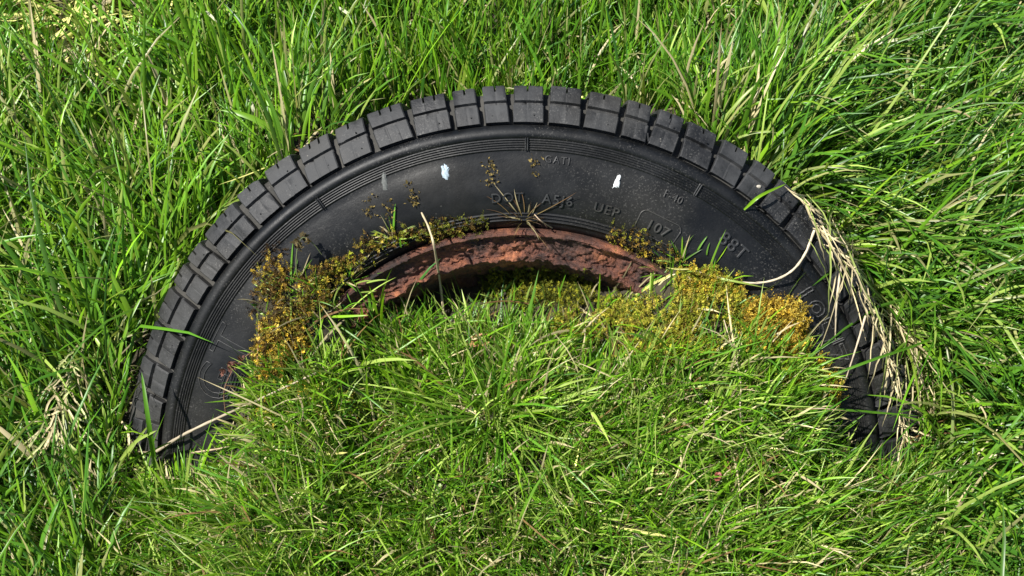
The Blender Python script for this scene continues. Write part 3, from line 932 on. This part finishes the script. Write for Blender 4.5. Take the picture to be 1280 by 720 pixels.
seedhead([(386, 355, .004), (372, 345, .020), (371, 315, .024), (378, 297, .022), (392, 305, .018), (402, 318, .012)], [(374, 300, .024), (380, 297, .022), (388, 303, .02), (372, 310, .024)],
         .0006, (.10, .12, .05), (.14, .11, .05), 'drooping dark stalk with a wispy head left of the rusty rim')
seedhead([(282, 515, .004), (280, 490, .016), (288, 468, .02), (300, 452, .018), (322, 434, .008)], [(287, 458, .02), (294, 452, .02), (282, 462, .018), (300, 455, .02)],
         .0006, (.16, .09, .06), (.13, .06, .045), 'reddish seed head on a thin stem before the lower left sidewall')

# ------------------------------------------------------------------ moss
def moss(poly_px, n, size, cset, label, thick=.010, group='moss cushions', nl=9, mound=None, name='moss_cushion', holes=.25):
    n = int(n * 1.9); nl = 26; size = size * .40
    poly = np.array(poly_px, float)
    lo, hi = poly.min(0), poly.max(0)
    pts = []
    def inside(x, y):
        c = False; j = len(poly) - 1
        for i in range(len(poly)):
            xi, yi = poly[i]; xj, yj = poly[j]
            if (yi > y) != (yj > y) and x < (xj - xi) * (y - yi) / (yj - yi) + xi: c = not c
            j = i
        return c
    pr_ = random.Random(int(lo[0] * 7 + lo[1]))
    guard = 0
    while len(pts) < n and guard < n * 40:
        guard += 1
        x = pr_.uniform(lo[0], hi[0]); y = pr_.uniform(lo[1], hi[1])
        if inside(x + pr_.gauss(0, 5), y + pr_.gauss(0, 5)) and float(vn(np.array(x * .06), np.array(y * .06))) > holes * pr_.uniform(.4, 1.4):
            pts.append(hit(x, y, 0) + (N * .5 + np.array([0, -.1, .6])) * pr_.uniform(-.2, 1) * thick * (.5 + float(vn(np.array(x * .045), np.array(y * .045)))))
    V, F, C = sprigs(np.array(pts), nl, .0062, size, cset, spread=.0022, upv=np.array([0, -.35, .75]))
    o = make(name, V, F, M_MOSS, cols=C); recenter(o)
    return tag(o, label, 'moss', group)
GOLD = [np.array([.46, .32, .035]), np.array([.38, .27, .028]), np.array([.54, .42, .08]), np.array([.24, .15, .018])]
YEL = [np.array([.34, .33, .03]), np.array([.25, .27, .025]), np.array([.44, .38, .06]), np.array([.15, .19, .02]), np.array([.20, .15, .03])]
BRN = [np.array([.18, .11, .022]), np.array([.10, .060, .016]), np.array([.32, .25, .045]), np.array([.06, .042, .014]), np.array([.14, .15, .02])]
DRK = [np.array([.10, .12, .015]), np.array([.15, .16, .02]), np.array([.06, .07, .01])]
moss([(928, 382), (960, 375), (998, 384), (1004, 410), (1008, 440), (985, 448), (950, 440), (930, 420)], 900, .0038, GOLD,
     'bright golden orange moss cushion against the right sidewall', .014)
moss([(985, 448), (1015, 440), (1048, 480), (1050, 505), (1010, 500), (970, 470)], 420, .0038, GOLD[:3] + YEL[:1], 'smaller ginger moss tongue below the bright golden cushion', .010)
moss([(690, 395), (760, 378), (830, 374), (880, 362), (930, 374), (935, 425), (890, 452), (800, 450), (730, 440), (690, 420)], 1500, .0034, YEL,
     'wide yellow green moss carpet under the right part of the rim', .012, holes=.62)
moss([(850, 335), (890, 340), (925, 358), (928, 378), (880, 372), (845, 360)], 420, .0034, YEL + GOLD[:1], 'mossy ridge at the right end of the rim beside the curved straw', .010)
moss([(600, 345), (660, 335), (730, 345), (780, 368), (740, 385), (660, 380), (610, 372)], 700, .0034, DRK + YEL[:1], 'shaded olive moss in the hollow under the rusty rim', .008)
moss([(322, 345), (345, 325), (378, 345), (420, 352), (425, 380), (380, 400), (385, 440), (362, 470), (330, 475), (318, 430), (330, 400)], 400, .0038,
     BRN + BRN + GOLD[:2], 'brown and gold feathery moss bank against the left sidewall', .016, holes=.55)
moss([(330, 400), (372, 405), (388, 430), (360, 470), (322, 482), (318, 440)], 230, .0042, GOLD + BRN, 'orange gold moss clump low on the left moss bank', .016, holes=.3)
moss([(390, 345), (440, 315), (480, 296), (520, 284), (518, 296), (470, 315), (435, 345), (400, 365)], 150, .0042, BRN + YEL[:2], 'brown moss strip along the left curve of the rim', .010, holes=.3)
moss([(520, 288), (570, 276), (610, 274), (612, 284), (570, 290), (525, 304)], 90, .0034, BRN + DRK, 'dark moss crust on top of the rim left of the brown tuft', .006)
moss([(760, 285), (810, 300), (850, 322), (840, 335), (800, 318), (760, 298)], 60, .0034, BRN + GOLD[:1] + YEL[:1], 'ragged brown moss edge on the rim right of the brown tuft', .008)
moss([(350, 480), (420, 470), (470, 500), (440, 540), (360, 540), (310, 520)], 260, .0036, YEL + GOLD[:1], 'scattered yellow moss in the grass below the left moss bank', .008, holes=.5)
moss([(325, 325), (345, 300), (360, 330), (350, 420), (330, 420), (312, 380)], 90, .0034, [np.array([.03, .02, .012]), np.array([.08, .05, .02])], 'sparse dark dead moss sprigs hanging on the left sidewall', .006, holes=.3)
for i, (px, py, hh, n, lb) in enumerate(((614, 216, 15, 46, 'olive moss scrap on the sidewall right of the bluish dropping'),
                           (668, 206, 11, 22, 'thin moss scrap left of the small lettering near the top of the sidewall'),
                           (516, 243, 15, 36, 'curled moss scrap on the sidewall below left of the bluish dropping'),
                           (462, 258, 12, 26, 'dark moss scrap on the left part of the sidewall'),
                           (487, 262, 11, 24, 'dark moss scrap just above the left shoulder of the rim'))):
    pts = [hit(px + random.gauss(0, 3.5) + (q - hh) * -.15, py - hh + 2 * hh * random.random(), .0004) for q in range(n)]
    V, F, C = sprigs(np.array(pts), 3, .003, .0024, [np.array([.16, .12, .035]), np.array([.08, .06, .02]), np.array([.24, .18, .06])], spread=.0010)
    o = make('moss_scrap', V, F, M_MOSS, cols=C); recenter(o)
    tag(o, lb, 'moss', 'moss scraps on the sidewall')

# ------------------------------------------------------------------ droppings, pebble, leaves
M_WHITE = simple('dried_white_dropping', (.62, .64, .64), .8, 700, .0006)
M_BLUEW = simple('grey_blue_dropping', (.30, .37, .42), .8, 500, .0006)
M_GREYW = simple('faded_dropping', (.085, .09, .085), .85, 500, .0003)
M_PEB = simple('pale_pebble', (.36, .33, .27), .7, 400)
M_LEAF = simple('dead_leaf_orange', (.42, .20, .08), .6, 200)
M_LEAF2 = simple('dead_leaf_red', (.20, .05, .03), .6, 200)

def blob(name, outline_px, thick, mat, label, cat, group=None):
    o_ = []
    for (xa, ya), (xb, yb) in zip(outline_px, outline_px[1:] + outline_px[:1]):
        for q in (0, .33, .66): o_.append((xa + (xb - xa) * q + random.gauss(0, .7), ya + (yb - ya) * q + random.gauss(0, .7)))
    outline_px = o_
    P = np.array([hit(x, y, 0) for x, y in outline_px]); n = len(P)
    c = P.mean(0)
    V = np.vstack([P, P * .65 + c * .35 + N * thick, (c + N * thick * 1.15)[None, :]])
    F = [(i, (i + 1) % n, n + (i + 1) % n, n + i) for i in range(n)] + [(n + i, n + (i + 1) % n, 2 * n) for i in range(n)]
    V += N * .0010; V[:n] -= N * .0014
    o = make(name, V, F, mat); recenter(o)
    return tag(o, label, cat, group)
blob('bird_dropping', [(552, 205), (556, 203), (560, 206), (563, 208), (562, 217), (563, 221), (558, 227), (555, 225), (552, 221), (551, 214)], .0006, M_BLUEW,
     'bluish white dried dropping on the upper left sidewall', 'bird dropping', 'bird droppings on the sidewall')
blob('bird_dropping', [(771, 218), (775, 217), (777, 222), (775, 232), (774, 236), (769, 235), (764, 236), (766, 228)], .0010, M_WHITE,
     'bright white dropping on the sidewall above the letters UEP', 'bird dropping', 'bird droppings on the sidewall')
blob('bird_dropping', [(477, 214), (481, 212), (484, 224), (486, 233), (485, 240), (479, 238), (476, 228)], .0003, M_GREYW,
     'faded grey dropping streak on the left part of the sidewall', 'bird dropping', 'bird droppings on the sidewall')

def pebble(px, py, r, label):
    c = hit(px, py, 0)
    vs, fs = [], []
    for i in range(9):
        th = math.pi * i / 8
        for j in range(12):
            q = 2 * math.pi * j / 12
            d = np.array([math.sin(th) * math.cos(q), math.sin(th) * math.sin(q), math.cos(th)])
            k_ = 1 + .25 * float(vn(np.array(d[0] * 2 + 5), np.array(d[1] * 2 + d[2] * 1.7))) - .12
            vs.append(c + d * r * k_ * np.array([1.25, .9, .85]) + N * r * .5)
    for i in range(8):
        for j in range(12): fs.append((i * 12 + j, i * 12 + (j + 1) % 12, (i + 1) * 12 + (j + 1) % 12, (i + 1) * 12 + j))
    o = make('pebble', vs, fs, M_PEB); recenter(o)
    tag(o, label, 'pebble')
pebble(948, 233, .0017, 'tiny pale pebble wedged between tread blocks on the right')

def leaf(px, py, L, W, az, mat, label, lift=.01):
    c = hit(px, py, lift)
    n = 9; S = np.linspace(-1, 1, n)
    d = np.array([math.cos(az), math.sin(az), .15]); d /= np.linalg.norm(d)
    s = np.cross(d, np.array([0, -.4, 1])); s /= np.linalg.norm(s); u = np.cross(s, d)
    V = []
    for q in S:
        w = W / 2 * math.sqrt(max(0, 1 - abs(q) ** 2.2)) + 1e-4
        for e in (-1, -.5, 0, .5, 1):
            V.append(c + d * L / 2 * q + s * w * e + u * (abs(e) ** 1.5 * w * .6 + .12 * L * q * q + random.gauss(0, .0003)))
    F = [(i * 5 + j, i * 5 + j + 1, (i + 1) * 5 + j + 1, (i + 1) * 5 + j) for i in range(n - 1) for j in range(4)]
    o = make('dead_leaf', V, F, mat); md = o.modifiers.new('thickness', 'SOLIDIFY'); md.thickness = .0004
    recenter(o); tag(o, label, 'leaf', 'dead leaves in the grass')
leaf(600, 426, .022, .010, R(12), M_LEAF, 'curled orange dead leaf lying under the rusty rim')
leaf(897, 596, .008, .005, R(70), M_LEAF2, 'red brown dead leaf in the grass below the golden moss', .03)
leaf(1240, 174, .010, .006, R(20), M_LEAF2, 'tiny red leaf in the long grass at the right edge', .05)

# one clover plant in the lower right corner
root = bpy.data.objects.new('clover', None); col.objects.link(root)
c0 = hit(1254, 622, 0); root.location = [float(q) for q in c0]
top = hit(1253, 617, .035)
V, F = tube(smooth_path([c0, (c0 + top) / 2 + np.array([.003, 0, .004]), top], 10), .0006)
st = make('stem', V, F, M_GRASS, cols=np.tile(G_MID, (len(V), 1)))
lf = [st]
for q in range(3):
    a0 = q * 2 * math.pi / 3 + .4
    e1 = np.array([math.cos(a0), math.sin(a0), .1]); e2 = np.array([-math.sin(a0), math.cos(a0), 0])
    V = [top + np.array([0, 0, .0002 * q])]
    for t in np.linspace(-1.25, 1.25, 13):
        rr = .0085 * (1 - .10 * math.exp(-(t / .22) ** 2))
        V.append(top + e1 * (.0045 + rr * .55 * math.cos(t * 1.9)) + e2 * rr * .62 * math.sin(t * 1.25) + np.array([0, 0, .0008 * abs(t)]))
    F = [(0, i, i + 1) for i in range(1, 13)]
    lf.append(make('leaflet', V, F, M_GRASS, cols=np.tile(np.array([.10, .20, .03]), (14, 1))))
for o in lf: o.parent = root; o.location = -root.location
tag(root, 'single three leaved clover among the grass near the lower right edge', 'clover')

# ------------------------------------------------------------------ light, sky, camera
az_s, E = R(40), R(42)
Ldir = math.cos(E) * (-math.sin(az_s) * X + math.cos(az_s) * U) + math.sin(E) * N
sun = bpy.data.lights.new('sun', 'SUN'); sun.energy = 5.0; sun.angle = R(.53); sun.color = (1, .97, .92)
so = bpy.data.objects.new('sun', sun); col.objects.link(so)
from mathutils import Vector
so.rotation_euler = Vector([float(q) for q in Ldir]).to_track_quat('Z', 'Y').to_euler()
so.location = (-2, -1, 4)
w = bpy.data.worlds.new('World'); scene.world = w; w.use_nodes = True
nt = w.node_tree; nt.nodes.clear()
sky = nt.nodes.new('ShaderNodeTexSky'); sky.sky_type = 'NISHITA'; sky.sun_disc = False
sky.sun_elevation = math.asin(Ldir[2]); sky.sun_rotation = math.atan2(Ldir[0], Ldir[1])
bg = nt.nodes.new('ShaderNodeBackground'); bg.inputs[1].default_value = .062
ow = nt.nodes.new('ShaderNodeOutputWorld')
nt.links.new(sky.outputs[0], bg.inputs[0]); nt.links.new(bg.outputs[0], ow.inputs[0])

cd = bpy.data.cameras.new('camera'); cam = bpy.data.objects.new('camera', cd); col.objects.link(cam)
cam.location = [float(q) for q in CAM]
cam.rotation_euler = (math.pi / 2 - PITCH, 0, 0)
cd.sensor_width = 36; cd.lens = FOC / 1280 * 36; cd.clip_start = .05; cd.clip_end = 200
scene.camera = cam
scene.view_settings.view_transform = 'Standard'; scene.view_settings.look = 'None'
scene.view_settings.exposure = 1.12; scene.view_settings.gamma = 1
scene.cycles.max_bounces = 8; scene.cycles.transmission_bounces = 4; scene.cycles.diffuse_bounces = 4
